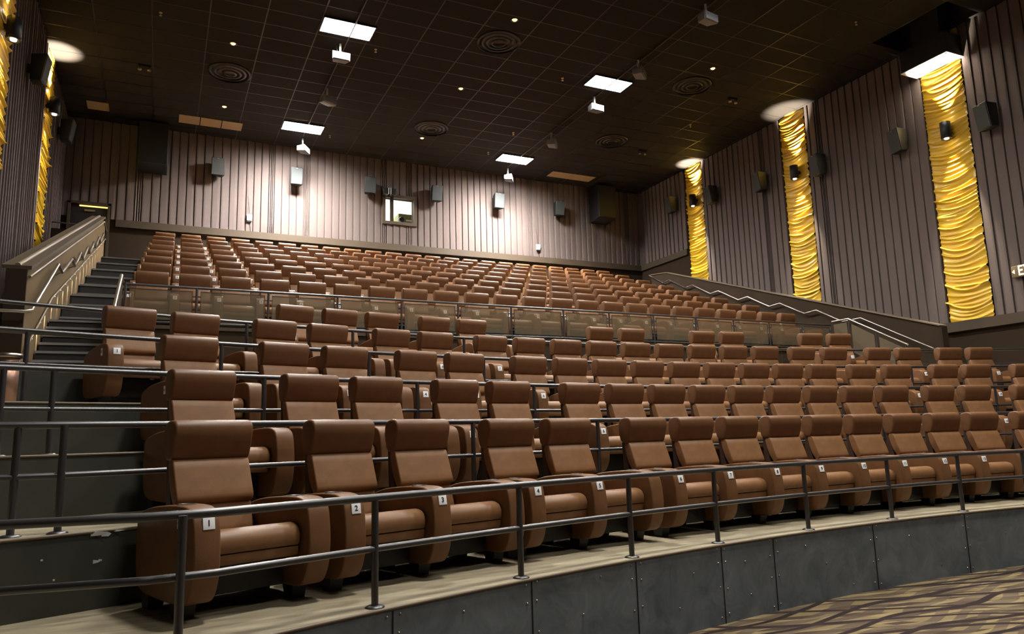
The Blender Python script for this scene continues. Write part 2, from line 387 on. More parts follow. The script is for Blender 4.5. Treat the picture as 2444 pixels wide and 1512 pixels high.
# knee walls
def knee(x0, x1, prof, m, label):
    n = len(prof); vs = [(x0, y, z) for y, z in prof]+[(x1, y, z) for y, z in prof]
    fs = [tuple(range(n)), tuple(reversed(range(n, 2*n)))]+[(i, (i+1) % n, n+(i+1) % n, n+i) for i in range(n)]
    return struct(MB().add(vs, fs).build('wall_knee', m), label)
def kneecap(x0, x1, pts, label, th=.05):
    b = MB()
    for (ya, za), (yb, zb) in zip(pts[:-1], pts[1:]):
        b.add([(x0, ya, za), (x1, ya, za), (x1, yb, zb), (x0, yb, zb), (x0, ya, za+th), (x1, ya, za+th), (x1, yb, zb+th), (x0, yb, zb+th)],
              [(0, 3, 2, 1), (4, 5, 6, 7), (0, 1, 5, 4), (1, 2, 6, 5), (2, 3, 7, 6), (3, 0, 4, 7)])
    return struct(b.build('trim_8', 'cap'), label)
KL = lambda y: 2.43+H+.345*(y-11.61)
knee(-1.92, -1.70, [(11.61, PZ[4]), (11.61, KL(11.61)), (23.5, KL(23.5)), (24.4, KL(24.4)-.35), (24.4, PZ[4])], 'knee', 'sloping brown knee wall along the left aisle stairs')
kp = [(11.56, KL(11.56)), (23.5, KL(23.5)), (24.4, KL(24.4)-.35)]
kneecap(-1.98, -1.64, kp, 'brown wooden cap along the left knee wall')
bpy.data.objects['trim_8'].data.materials[0] = M['trim']
struct(MB().tube([(-1.80, y, z+.05) for y, z in kp], .035, 8).build('trim_11', 'cap'), 'pale round moulding running up the left knee wall cap')
struct(MB().tube([(-1.655, y, z-.10) for y, z in kp], .02, 6).build('trim_12', 'cap'), 'thin moulding just under the left knee wall cap')
struct(MB().box(-1.93, -1.69, 11.56, 11.61, PZ[4], KL(11.56)).build('trim_9', 'wall'), 'dark end face of the left knee wall')
KR = lambda y: 2.50+H+.340*(y-12.15)
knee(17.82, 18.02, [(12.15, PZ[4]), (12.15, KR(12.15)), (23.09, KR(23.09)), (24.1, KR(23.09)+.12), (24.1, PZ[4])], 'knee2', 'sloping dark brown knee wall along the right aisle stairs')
kneecap(17.78, 18.06, [(12.12, KR(12.12)), (23.09, KR(23.09)), (24.1, KR(23.09)+.12)], 'thin brown cap along the right knee wall', .03)
struct(MB().box(17.81, 18.03, 12.09, 12.15, PZ[4], KR(12.1)).build('trim_10', 'wall'), 'dark end post of the right knee wall')
# landing behind the left knee wall
lz = 5.41+H
struct(MB().box(XL, -1.95, 24.6, YB, PZ[4], lz).build('floor_landing', 'wall'), 'small dark landing in front of the back left door')
struct(MB().box(XL, -1.95, 24.55, 24.63, PZ[4], 6.40+H).build('wall_landing', 'wall'), 'low dark brown wall in front of the landing by the left door')
t = empty('railing', (-2.5, 24.58, 6.40+H)); tag(t, 'short dark pipe railing on the landing wall by the left door', 'railing')
MB().tube([(XL+2.5+.05, 0, .19), (.5, 0, .16)], .022).build('top_rail', 'rail', t)
for x in (-.45, .1, .45): MB().tube([(x, 0, 0), (x, 0, .18)], .012, 8).build('post', 'rail', t)
# door at the back left
dr = empty('door_1', (-2.3, YB, lz)); struct(dr, 'dark door at the back left with a lit gap above it')
fr = MB(); fr.box(-.62, -.54, -.10, 0, 0, 2.42).box(.50, .58, -.10, 0, 0, 2.42).box(-.62, .58, -.10, 0, 2.36, 2.44); fr.build('door_frame', 'trim', dr)
MB().box(-.54, .50, -.05, -.0, 0, 2.24).build('door_leaf', 'black', dr)
MB().box(-.30, .50, -.045, -.02, 2.285, 2.325).build('door_gap', 'slit', dr)
MB().box(-.15, .15, -.09, -.05, 2.12, 2.18).build('door_closer', 'steel', dr)

# ------------------------------------------------------------------ pleated fabric
def pleats(s0, s1, seed):
    """(s, depth) outline of a run of overlapping flat pleats"""
    rg = random.Random(seed); pts = []; s = s0
    while s < s1:
        w_ = rg.uniform(.245, .285)
        if rg.random() < .10:
            for _ in range(3):
                ww = rg.uniform(.05, .08); pts += [(s, .0), (s+.015, .055), (s+ww*.6, .04), (s+ww-.01, .005)]; s += ww
            continue
        j = rg.uniform(-.006, .006)
        pts += [(s, .0), (s+.006, .058+j), (s+.05, .060+j), (s+w_*.6, .048), (s+w_-.022, .034), (s+w_-.016, -.005)]
        s += w_
    pts = [(min(a, s1), d) for a, d in pts if a <= s1]; pts.append((s1, pts[-1][1])); return pts
def drape(name, wall, pts, z0f, z1, label):
    vs = []; fs = []
    for s, d in pts:
        for z in (z0f(s), z1):
            if wall == 'back': vs.append((s, YB-.015-d, z))
            elif wall == 'right': vs.append((XR-.015-d, s, z))
            else: vs.append((XL+.015+d, s, z))
    for i in range(len(pts)-1): fs.append((2*i, 2*i+2, 2*i+3, 2*i+1))
    return MB().add(vs, fs)
def clip(pts, a, b):
    q = [(s, d) for s, d in pts if a <= s <= b]
    return [(a, q[0][1])]+q+[(b, q[-1][1])]
full = pleats(XL+.05, XR-.02, 3)
FX0, FX1, FZ0, FZ1 = 7.30, 8.66, 8.10+H, 9.27+H
bd = MB()
for a, b_, z0, z1 in [(XL+.05, -2.94, ZB1, CEIL), (-2.94, -1.70, 7.86+H, CEIL), (-1.70, FX0, ZB1, CEIL), (FX0, FX1, ZB1, FZ0), (FX0, FX1, FZ1, CEIL), (FX1, XR-.02, ZB1, CEIL)]:
    m_ = drape('', 'back', clip(full, a, b_), lambda s: z0, z1, ''); bd.add(m_.v, m_.f)
tag(bd.build('wall_drape', 'fabric'), 'pleated mauve-brown fabric covering the whole back wall around the booth window', 'wall fabric', 'pleated wall fabric')
for k, (a, b_, zf, lab) in enumerate([(23.22, YB-.02, lambda s: ZB1, 'pleated brown fabric on the right wall, in the far corner behind the farthest yellow curtain'),
        (17.98, 22.06, lambda s: KR(s)-1.1, 'pleated brown fabric on the right wall between the farthest and middle yellow curtains'),
        (12.72, 16.80, lambda s: max(KR(s)-1.1, 2.70+H), 'pleated brown fabric on the right wall between the middle and nearest yellow curtains'),
        (2, 11.46, lambda s: 2.70+H, 'pleated brown fabric on the right wall around the exit sign')]):
    tag(drape('', 'right', pleats(a, b_, 20+k), zf, CEIL, '').build('wall_drape', 'fabric'), lab, 'wall fabric', 'pleated wall fabric')
for k, (a, b_, zf, lab) in enumerate([(23.12, YB-.02, lambda s: 5.2+H, 'pleated dark fabric on the left wall in the corner beside the back door'),
        (17.17, 21.68, lambda s: 1.4+H, 'pleated dark fabric on the left wall between the two yellow curtains'),
        (8, 15.53, lambda s: 1.0+H, 'pleated dark fabric on the left wall at the extreme left edge')]):
    tag(drape('', 'left', pleats(a, b_, 40+k), zf, CEIL, '').build('wall_drape', 'fabric'), lab, 'wall fabric', 'pleated wall fabric')

# ------------------------------------------------------------------ yellow swagged curtains
def curtain(wall, y0, y1, z0, z1, seed, label):
    rg = random.Random(seed); W = y1-y0; nu = 36; step = .0165; nv = int((z1-z0)/step)
    folds = []; z = z0-.3
    while z < z1+.2:
        folds.append((z, rg.uniform(.05, .20), rg.uniform(-.10, .10), rg.uniform(.040, .080), rg.uniform(.032, .060), rg.uniform(.15, .85), rg.uniform(.35, 1.3))); z += rg.uniform(.075, .155)
    vs = []
    for j in range(nv+1):
        zz = z0+(z1-z0)*j/nv
        near = [f for f in folds if abs(f[0]-zz) < .55]
        for i in range(nu+1):
            u = i/nu; d = .05*(4*u*(1-u))**.5
            for fz, sag, tilt, amp, wd, uc, us in near:
                c = fz+sag*(2*u-1)**2+tilt*(u-.5); q = (zz-c)/wd
                if -2.2 < q < 2.2:
                    e = math.exp(-((u-uc)/us)**2)
                    d += amp*e*(math.exp(-q*q*1.2) if q < 0 else math.exp(-q*q*3.2))
            d = min(d, .26)
            yy = y0+W*u
            if i in (0, nu): yy += rg.uniform(-.008, .008)
            vs.append((XR-.02-d if wall == 'right' else XL+.02+d, yy, zz))
    n = nu+1; fs = [(j*n+i, j*n+i+1, (j+1)*n+i+1, (j+1)*n+i) for j in range(nv) for i in range(nu)]
    b = MB().add(vs, fs, True); o = b.build('yellow_curtain', 'silk', recalc=False)
    return tag(o, label, 'curtain', 'tall yellow swagged curtains')
RC = [(22.12, 23.12, 5.5+H, CEIL-.005, 'farthest yellow swagged curtain on the right wall'), (16.86, 17.93, 3.6+H, CEIL-.005, 'middle yellow swagged curtain on the right wall with a flat patch at its top'),
      (11.51, 12.68, 2.70+H, 9.72+H, 'nearest yellow swagged curtain on the right wall, under the black soffit box')]
for k, (a, b_, z0, z1, lab) in enumerate(RC): curtain('right', a, b_, z0, z1, 60+k, lab)
LC = [(21.75, 23.05, 4.3+H, CEIL-.005, 'narrow-looking yellow curtain on the left wall above the knee wall'), (15.6, 17.1, 2.0+H, CEIL-.005, 'yellow curtain cut off by the left edge of the picture')]
for k, (a, b_, z0, z1, lab) in enumerate(LC): curtain('left', a, b_, z0, z1, 70+k, lab)

curtain('right', 11.5, 12.4, 10.37+H, CEIL-.01, 90, 'small yellow curtain scrap showing above the black box duct')
def spot(name, loc, dirv, watts, ang, blend=.6, col=(1., .90, .72), r=.03, parent=None):
    l = bpy.data.lights.new(name, 'SPOT'); l.energy = watts; l.spot_size = rad(ang); l.spot_blend = blend; l.color = col; l.shadow_soft_size = r
    o = bpy.data.objects.new(name, l); COL.objects.link(o); o.location = loc
    o.rotation_euler = Vector(dirv).to_track_quat('-Z', 'Y').to_euler()
    if parent is not None: o.parent = parent
    return o
def sconce(side, y, z, label):
    s = -1 if side == 'right' else 1; X = XR if side == 'right' else XL
    off = .31 if side == 'right' else .27
    t = empty('wall_sconce', (X+s*off, y, z)); tag(t, label, 'wall lamp', 'cylinder wall sconces on the curtains')
    MB().lathe([(0, -.22), (.085, -.22), (.125, -.232), (.132, -.228), (.132, .228), (.125, .232), (.085, .22), (0, .22)], 28).build('sconce_body', 'black', t)
    MB().lathe([(.1325, -.192), (.137, -.189), (.137, -.180), (.1325, -.177)], 28).build('band', 'black', t)
    MB().box(min(0, -s*off), max(0, -s*off), -.05, .05, -.06, .06).build('bracket', 'black', t)
    MB().lathe([(0, -.236), (.055, -.236), (.055, -.22)], 20).build('lamp_lens', 'lens', t)
    MB().lathe([(0, .236), (.055, .236), (.055, .22)], 20).build('lamp_lens', 'lens', t)
    spot('down_beam', (0, 0, -.27), (-s*.10, 0, -1), SCONCE_W*.72, 42, .85, parent=t); spot('up_beam', (0, 0, .27), (-s*.02, 0, 1), SCONCE_W*.8, 54, .8, parent=t)
for y, z, lab in [(22.43, 9.09+H, 'black cylinder sconce on the farthest right yellow curtain'), (17.23, 8.46+H, 'black cylinder sconce on the middle right yellow curtain'),
                  (11.98, 7.82+H, 'large black cylinder sconce on the nearest right yellow curtain')]: sconce('right', y, z, lab)
sconce('left', 21.95, 9.06+H, 'black cylinder sconce on the left curtain beside the bright ceiling patch')
sconce('left', 16.1, 8.11+H, 'black cylinder sconce at the top left corner of the picture')

# soffit box and dark recess above the nearest right curtain
t = empty('ceiling_duct', (18.76, 12.08, 9.72+H)); tag(t, 'black box duct hanging over the nearest yellow curtain, its underside lit', 'duct')
MB().box(-.38, XR-18.76-.01, -.66, .66, .02, .62).box(-.30, .15, -.5, .3, .62, CEIL-9.72-H+.9).build('duct_body', 'black', t)
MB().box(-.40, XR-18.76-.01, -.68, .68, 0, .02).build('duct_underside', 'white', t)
for x, y in ((-.35, -.62), (.3, .62)): MB().lathe([(0, -.012), (.025, -.01), (.03, .0)], 10, (x, y, 0)).build('bolt', 'black', t)
rc = MB().box(HX0, HX1, HY0, HY1, CEIL+1.4, CEIL+1.5).box(HX0-.05, HX0, HY0, HY1, CEIL+.15, CEIL+1.4).box(HX1, HX1+.05, HY0, HY1, CEIL+.15, CEIL+1.4).box(HX0, HX1, HY0-.05, HY0, CEIL+.15, CEIL+1.4).box(HX0, HX1, HY1, HY1+.05, CEIL+.15, CEIL+1.4)
struct(rc.build('ceiling_opening', 'black'), 'black rectangular opening in the ceiling behind the box duct')

# ------------------------------------------------------------------ wall speakers
def speaker_mesh_front(w_, h, d, tp=.36):
    b = MB(); b.add([(-w_/2, -d, h/2), (w_/2, -d, h/2), (w_/2, -d*.72, -h/2), (-w_/2, -d*.72, -h/2), (-w_*tp, 0, h/2-.02), (w_*tp, 0, h/2-.02), (w_*tp, 0, -h/2+.02), (-w_*tp, 0, -h/2+.02)],
          [(0, 1, 2, 3), (4, 7, 6, 5), (0, 4, 5, 1), (1, 5, 6, 2), (2, 6, 7, 3), (3, 7, 4, 0)]); return b
def wall_speaker(x, y, z, rz, label, w_=.43, h=.60, d=.36, tp=.36):
    t = empty('wall_speaker', (x, y, z), rz); tag(t, label, 'speaker', 'surround speakers on the walls')
    c = speaker_mesh_front(w_, h, d, tp).build('speaker_cabinet', 'box', t, bevel=.015); c.location = (0, -.12, 0)
    g_ = MB(); k = .02
    g_.add([(-w_/2+k, -d-.012, h/2-k), (w_/2-k, -d-.012, h/2-k), (w_/2-k, -d*.72-.012, -h/2+k), (-w_/2+k, -d*.72-.012, -h/2+k), (-w_/2+k, -d+.02, h/2-k), (w_/2-k, -d+.02, h/2-k), (w_/2-k, -d*.72+.02, -h/2+k), (-w_/2+k, -d*.72+.02, -h/2+k)],
           [(0, 1, 2, 3), (4, 7, 6, 5), (0, 4, 5, 1), (1, 5, 6, 2), (2, 6, 7, 3), (3, 7, 4, 0)])
    c2 = g_.build('speaker_grille', 'grille', t); c2.location = (0, -.12, 0)
    MB().box(-.03, .03, -d-.138, -d-.128, h/2-.05, h/2-.035).build('badge', 'steel', t)
    MB().box(-.04, .04, -.13, .02, -.10, .10).build('wall_bracket', 'black', t)
    return t
for k, x in enumerate([1.45, 4.07, 6.74, 9.37, 12.02, 14.81]):
    wall_speaker(x, YB-.05, 9.42+H, [0, .0, .0, 0, 0, -0][k], 'black speaker on the back wall, %s from the left of six in that row' % ORD[k])
for k, (y, z, l) in enumerate([(23.96, 9.31, 'in the far corner, left of the farthest yellow curtain'), (21.5, 8.97, 'just right of the farthest yellow curtain'), (18.95, 8.64, 'left of the middle yellow curtain'),
        (16.4, 8.36, 'just right of the middle yellow curtain'), (13.55, 8.06, 'left of the nearest yellow curtain'), (11.05, 7.75, 'right of the nearest yellow curtain')]):
    wall_speaker(XR-.05, y-.22, z+H, -pi/2-.22, 'black speaker on the right wall '+l, .42, .66, .34, .5)
for y, z, l in [(18.9, 8.62, 'below the top left corner sconce'), (24.3, 9.3, 'in the dark back left corner')]:
    wall_speaker(XL+.05, y, z+H, pi/2-.1, 'dark speaker on the left wall '+l, .42, .66, .34)
for x, l, s in [(-.56, 'left', 1), (16.86, 'right', -1)]:
    t = empty('subwoofer', (x, YB-.13, 9.80+H)); tag(t, 'big black hanging loudspeaker box at the top %s corner of the back wall' % l, 'speaker')
    b = MB().add([(-.44, -.80, -.70), (.44, -.80, -.70), (.44, 0, -.80), (-.44, 0, -.80), (-.44, -.80, .70), (.44, -.80, .70), (.44, 0, .70), (-.44, 0, .70)],
                 [(0, 3, 2, 1), (4, 5, 6, 7), (0, 1, 5, 4), (1, 2, 6, 5), (2, 3, 7, 6), (3, 0, 4, 7)])
    b.build('speaker_cabinet', 'box', t, bevel=.02)
    MB().box(-.42, .42, -.815, -.795, -.67, .68).build('speaker_grille', 'box', t)
    MB().box(-.3, .3, -.01, .035, .1, .5).build('wall_bracket', 'black', t)

# white wall sensors on the back wall
for x, z, l in [(2.55, 7.82, 'left'), (13.89, 7.74, 'right')]:
    t = empty('wall_sensor', (x, YB-.08, z+H)); tag(t, 'small white box hanging on the back wall fabric, the %s one of two' % l, 'sensor', 'white wall sensors')
    MB().box(-.09, .09, -.06, 0, -.12, .12).build('sensor_case', 'white', t, bevel=.02)
    MB().box(-.07, .07, -.05, 0, -.15, -.12).build('sensor_base', 'black', t)
    MB().tube([(.0, -.01, .1), (-.03, -.005, .5), (-.06, -.0, .8)], .006, 6).build('cable', 'black', t)
    MB().tube([(.0, -.01, -.13), (.04, -.005, -.35), (.05, -.0, -.5)], .006, 6).build('cable', 'black', t)

# ------------------------------------------------------------------ projection booth window
t = empty('window_1', ((FX0+FX1)/2, YB, (FZ0+FZ1)/2)); struct(t, 'framed projection booth window in the middle of the back wall'); ox, oy, oz = t.location
b = MB()
for x0, x1, z0, z1 in [(FX0, WX0, FZ0, FZ1), (WX1, FX1, FZ0, FZ1), (WX0, WX1, FZ0, WZ0), (WX0, WX1, WZ1, FZ1)]: b.box(x0-ox, x1-ox, -.12, .02, z0-oz, z1-oz)
b.build('window_frame', 'trim', t)
MB().box(7.62-ox, 7.74-ox, -.08, .02, WZ0-oz, WZ1-oz).build('mullion', 'wall', t)
MB().box(WX0-ox, WX1-ox, .05, .06, WZ0-oz, WZ1-oz).build('glass_pane', 'glass', t)
b = MB(); bx0, bx1, by1, bz0, bz1 = 6.2, 10.6, 30, 7.6+H, 10.4+H
b.add([(bx0, YB+.2, bz0), (bx1, YB+.2, bz0), (bx1, by1, bz0), (bx0, by1, bz0), (bx0, YB+.2, bz1), (bx1, YB+.2, bz1), (bx1, by1, bz1), (bx0, by1, bz1)],
      [(0, 1, 2, 3), (4, 7, 6, 5), (1, 5, 6, 2), (2, 6, 7, 3), (3, 7, 4, 0)])
struct(b.build('wall_booth', 'booth', recalc=False), 'white inside of the projection booth seen through its window')
tag(MB().box(7.2, 9.2, 27.4, 29.0, bz1-.05, bz1-.01).build('booth_lamp', 'boothlight'), 'bright lamp on the ceiling inside the projection booth', 'ceiling light')
t = empty('film_projector', (8.35, 27.2, 7.6+H)); tag(t, 'olive grey projector with a black lens inside the booth window', 'projector')
MB().box(-.18, .42, 0, 1.1, .55, 1.22).build('projector_case', 'olive', t, bevel=.02)
MB().box(-.1, .35, .1, 1.0, 0, .55).build('pedestal', 'white', t)
MB().lathe([(0, -.10), (.06, -.10), (.075, -.16), (.10, -.16), (.11, -.12), (.11, .03), (0, .03)], 24, (-.10, -.02, .93), 'y').build('lens', 'black', t)
MB().box(.12, .36, -.012, 0, .93, .985).build('badge', 'white', t)
MB().add([(-.2, -.03, .62), (0, -.03, .62), (-.04, -.03, .80), (-.16, -.03, .80), (-.2, .0, .62), (0, .0, .62), (-.04, .0, .80), (-.16, .0, .80)], [(0, 1, 2, 3), (4, 7, 6, 5), (0, 4, 5, 1), (1, 5, 6, 2), (2, 6, 7, 3), (3, 7, 4, 0)]).build('lens_hood', 'white', t)
for x0, x1, l in [(7.26, 7.49, 'left'), (7.54, 7.77, 'right')]:
    t = empty('port_hood', ((x0+x1)/2, YB-.08, 9.19+H)); tag(t, 'small black box on the wall above the booth window, the %s of the pair' % l, 'box', 'black boxes above the booth window')
    MB().box(-.115, .115, -.28, 0, 0, .24).build('hood_body', 'black', t, bevel=.008)
    MB().tube([(.10 if l == 'left' else -.10, -.29, -.0), (.10 if l == 'left' else -.10, -.29, .24)], .010, 6).build('edge_strip', 'white', t)
    MB().box(-.03, .03, -.01, .06, .05, .15).build('wall_mount', 'black', t)

# ------------------------------------------------------------------ ceiling fittings
def troffer(x, y, label):
    t = empty('ceiling_light', (x, y, CEIL)); tag(t, label, 'ceiling light', 'bright fluorescent ceiling lights')
    w_, d = .65, .335
    b = MB(); b.box(-w_-.03, w_+.03, -d-.03, -d, -.05, 0).box(-w_-.03, w_+.03, d, d+.03, -.05, 0).box(-w_-.03, -w_, -d, d, -.05, 0).box(w_, w_+.03, -d, d, -.05, 0)
    b.build('light_frame', 'tbar', t)
    MB().add([(-w_, -d, -.045), (w_, -d, -.045), (w_, d, -.045), (-w_, d, -.045)], [(0, 3, 2, 1)]).build('diffuser', 'light_far' if y > 24 else ('light_dim' if y < 0 else 'light'), t, recalc=False)
for y, r in [(-2.3, 'by the screen, behind the camera'), (4.4, 'nearest the screen'), (11.1, 'over the lower rows'), (17.82, 'nearer the camera of the two in view'), (24.5, 'nearest the back wall')]:
    for x, c in [(4.0, 'left'), (12.0, 'right')]: troffer(x, y, 'bright white ceiling light, %s of its pair, %s' % (c, r))
def downlight(x, y, label):
    t = empty('downlight', (x, y, CEIL)); tag(t, label, 'downlight', 'small orange ceiling downlights')
    MB().lathe([(.10, 0), (.11, -.012), (.08, -.014), (.07, 0)], 20).build('trim_ring', 'tbar', t)
    MB().lathe([(0, -.035), (.045, -.03), (.07, -.004)], 16).build('lamp', 'bulb', t)
    l = bpy.data.lights.new('glow', 'SPOT'); l.energy = DOWN_W; l.color = (1, .6, .3); l.spot_size = rad(120); l.shadow_soft_size = .06
    o = bpy.data.objects.new('glow', l); COL.objects.link(o); o.parent = t; o.location = (0, 0, -.05)
for x, y, l in [(1.36, 19.75, 'upper left of the ceiling'), (1.45, 23.84, 'left, above the three tan panels'), (7.86, 15.8, 'top middle, next to the nearest round diffuser'), (7.96, 19.87, 'in the middle of the ceiling'),
                (8.06, 23.92, 'beside the far middle diffuser'), (14.41, 15.87, 'right, beside the right hand round diffuser')]: downlight(x, y, 'small glowing orange downlight, '+l)
def diffuser(x, y, label):
    t = empty('air_diffuser', (x, y, CEIL)); tag(t, label, 'air diffuser', 'round ceiling air diffusers')
    MB().lathe([(0, -.004), (.60, -.004), (.60, -.03), (.56, -.05)], 36).build('backing_plate', 'black', t)
    for k, r in enumerate((.15, .28, .41, .54)):
        MB().lathe([(r, -.07+.01*k), (r+.05, -.055+.01*k), (r+.06, -.03), (r+.05, -.03), (r, -.055+.01*k)], 36).build('ring', 'vent', t)
for x, y, l in [(1.41, 21.45, 'upper left ceiling between two downlights'), (7.92, 16.95, 'top middle of the ceiling'), (8.09, 23.0, 'far middle, above the booth window'), (14.55, 17.0, 'right, near the lit ceiling grid'), (14.6, 21.65, 'far right, above the right tan panel')]:
    diffuser(x, y, 'round dark ring diffuser, '+l)
for k in range(3):
    tag(MB().box(.16+.66*k, .16+.66*k+.63, 24.92, 25.56, CEIL-.03, CEIL-.012).build('ceiling_panel', 'tan'), 'tan ceiling panel, %s of the three in a row at the left' % ['left', 'middle', 'right'][k], 'ceiling panel', 'tan ceiling panels')
tag(MB().box(-2.46, -1.85, 24.90, 25.50, CEIL-.03, CEIL-.012).build('ceiling_panel', 'tan'), 'single tan ceiling panel in the far left corner', 'ceiling panel', 'tan ceiling panels')
tag(MB().box(14.05, 16.05, 25.13, 25.72, CEIL-.03, CEIL-.012).build('ceiling_panel', 'tan'), 'long tan ceiling panel above the right end of the back wall', 'ceiling panel', 'tan ceiling panels')

def hung_speaker(x, y, rz, label, tilt=-.25):
    t = empty('hanging_speaker', (x, y, 10.17+H), rz); tag(t, label, 'speaker', 'small speakers hung from the ceiling pipes')
    c = MB().add([(-.24, -.14, -.11), (.24, -.14, -.11), (.17, .14, -.06), (-.17, .14, -.06), (-.24, -.17, .11), (.24, -.17, .11), (.17, .14, .11), (-.17, .14, .11)],
                 [(0, 3, 2, 1), (4, 5, 6, 7), (0, 1, 5, 4), (1, 2, 6, 5), (2, 3, 7, 6), (3, 0, 4, 7)]).build('speaker_cabinet', 'hung', t, bevel=.012)
    c.rotation_euler = (0, 0, 0)
    MB().box(-.22, .22, -.180, -.150, -.095, .095).build('speaker_face', 'hung', t)
    MB().lathe([(.03, .42), (.03, .20), (.07, .17), (.07, .12)], 14).build('hanger', 'white', t)
    MB().tube([(-.03, .02, .44), (-.10, .0, .34), (-.09, -.02, .22), (-.04, 0, .13)], .008, 6).build('cable', 'black', t)
    for sx in (-.15, .15): MB().lathe([(0, -.188), (.012, -.188), (.012, -.178)], 8, (sx, 0, .03), 'y').build('screw', 'black', t)
M['hung'] = mat('grey hanging speaker', (.16, .165, .18), .5)
HS = [(3.98, 18.60, .0, 'brightly lit, below the upper left ceiling light'), (4.17, 21.3, .5, 'dim, above the far left ceiling light'), (11.95, 13.25, .15, 'brightly lit at the top right'),
      (12.0, 16.25, .7, 'right of the upper right ceiling light'), (12.05, 18.72, .1, 'brightly lit, below the upper right ceiling light'), (12.1, 21.7, .9, 'grey, between the two right ceiling lights'),
      (4.15, 25.4, 1.0, 'edge-on just behind the far left ceiling light'), (12.15, 25.45, 1.0, 'edge-on just behind the far right ceiling light')]
for x, y, rz, l in HS: hung_speaker(x, y, rz, 'small hanging ceiling speaker, '+l)
for x, y0, y1, l in [(4.12, 15.5, 25.2, 'left'), (12.07, 12.5, 25.3, 'right')]:
    t = empty('ceiling_pipe', (x, y0, CEIL-.06)); tag(t, 'thin pipe under the ceiling linking the %s hand hanging speakers' % l, 'pipe', 'ceiling pipes')
    MB().tube([(0, 0, 0), (0, y1-y0, 0)], .018, 8).build('pipe', 'vent', t)
    y = .5
    while y < y1-y0: MB().tube([(0, y, 0), (0, y, .06)], .01, 6).build('pipe_clip', 'vent', t); y += 2.8
for k, (px, lab) in enumerate([((4.95, 18.6), 'right of the upper left ceiling light'), ((5.0, 24.9), 'right of the far left ceiling light'), ((10.55, 18.1), 'left of the upper right ceiling light'), ((10.8, 24.3), 'left of the far right ceiling light'),
        ((16.3, 12.4), 'among the lit grid at the top right'), ((16.4, 19.4), 'right of the far ceiling grid glow'), ((-.4, 18.9), 'near the upper left edge'), ((1.3, 17.3), 'near the top left'), ((10.9, 22.3), 'above the right booth side')]):
    t = empty('sprinkler', (px[0], px[1], CEIL)); tag(t, 'tiny brass ceiling sprinkler, '+lab, 'sprinkler', 'ceiling sprinklers')
    MB().lathe([(.04, 0), (.04, -.01), (.012, -.015), (.012, -.07), (.035, -.075), (.035, -.082), (0, -.085)], 12).build('sprinkler_head', 'brass', t) if 'brass' in M else None
M['brass'] = mat('dull brass', (.5, .42, .25), .35, metal=.8)
for o in [o for o in bpy.data.objects if o.name.startswith('sprinkler') and o.type == 'EMPTY']:
    MB().lathe([(.04, 0), (.04, -.01), (.012, -.015), (.012, -.07), (.035, -.075), (.035, -.082), (0, -.085)], 12).build('sprinkler_head', 'brass', o)
for x, y, l in [(-.8, 21.9, 'left of the ceiling'), (16.35, 17.2, 'right of the ceiling near the lit grid'), (16.2, 22.0, 'above the farthest right curtain')]:
    t = empty('emergency_light', (x, y, CEIL)); tag(t, 'small twin-head emergency light on the ceiling, '+l, 'emergency light', 'twin emergency lights')
    MB().box(-.16, .16, -.05, .05, -.05, 0).build('light_base', 'black', t)
    for sx in (-.12, .12): MB().lathe([(0, -.16), (.05, -.16), (.055, -.13), (.03, -.06), (0, -.05)], 14, (sx, 0, 0)).build('lamp_head', 'brass', t)

# EXIT sign on the right wall
t = empty('exit_sign', (XR-.12, 10.50, 3.69+H)); tag(t, 'lit exit sign with a left arrow on the right wall at the picture edge', 'sign')
MB().box(-.04, .04, -.40, .40, -.145, .145).build('sign_case', 'exitbox', t, bevel=.02)
MB().box(.03, .12, -.06, .06, -.06, .06).build('wall_mount', 'black', t)
e = obj('sign_letters', text_mesh('EXIT', .35, 'exit'), t); e.matrix_local = Matrix(((0, 0, -1, -.046), (-.72, 0, 0, -.02), (0, 1, 0, 0), (0, 0, 0, 1)))
MB().add([(-.046, .375, 0), (-.046, .315, .055), (-.046, .315, -.055)], [(0, 1, 2)]).build('sign_arrow', 'exit', t)

# ------------------------------------------------------------------ handrails
def handrail(x, pts, name, label, into, parent=None):
    t = empty(name, (x, pts[0][0], pts[0][1]+H)); tag(t, label, 'handrail')
    q = [(0, y-pts[0][0], z-pts[0][1]) for y, z in pts]
    return t, q
zz = [(24.1, 6.33), (23.23, 5.84), (22.82, 5.87), (21.89, 5.38), (21.46, 5.40), (20.53, 4.90), (20.09, 4.92), (19.14, 4.42), (18.69, 4.45), (17.75, 3.95), (17.30, 3.98), (16.34, 3.49), (15.88, 3.52), (14.97, 3.03), (14.36, 3.04), (12.30, 1.93)]
t, q = handrail(17.72, zz, 'handrail', 'steel zigzag handrail on the right knee wall following the steps', 1)
MB().tube(q, .020).build('rail_tube', 'steel', t)
for p in q[1::2]: MB().tube([p, (.10, p[1], p[2]-.05)], .012, 8).build('bracket', 'steel', t)
zl = [(y-.1, z) for y, z in zz[1:-1]]
zl = [(11.47, 1.84), (13.84, 3.0)]+[(14.36, 2.98)]+sorted([(y-.18-(y-15)*.0, z) for y, z in zz[1:-3]])[0:]
t, q = handrail(-1.60, zl, 'handrail', 'bright steel zigzag handrail on the left knee wall', -1)
MB().tube([(-.55, -.03, -.02), (-.06, -.03, -.02), (0, 0, 0)]+q[1:], .024).build('rail_tube', 'steel', t)
for p in q[2::2]: MB().tube([p, (-.10, p[1], p[2]-.05)], .012, 8).build('bracket', 'steel', t)
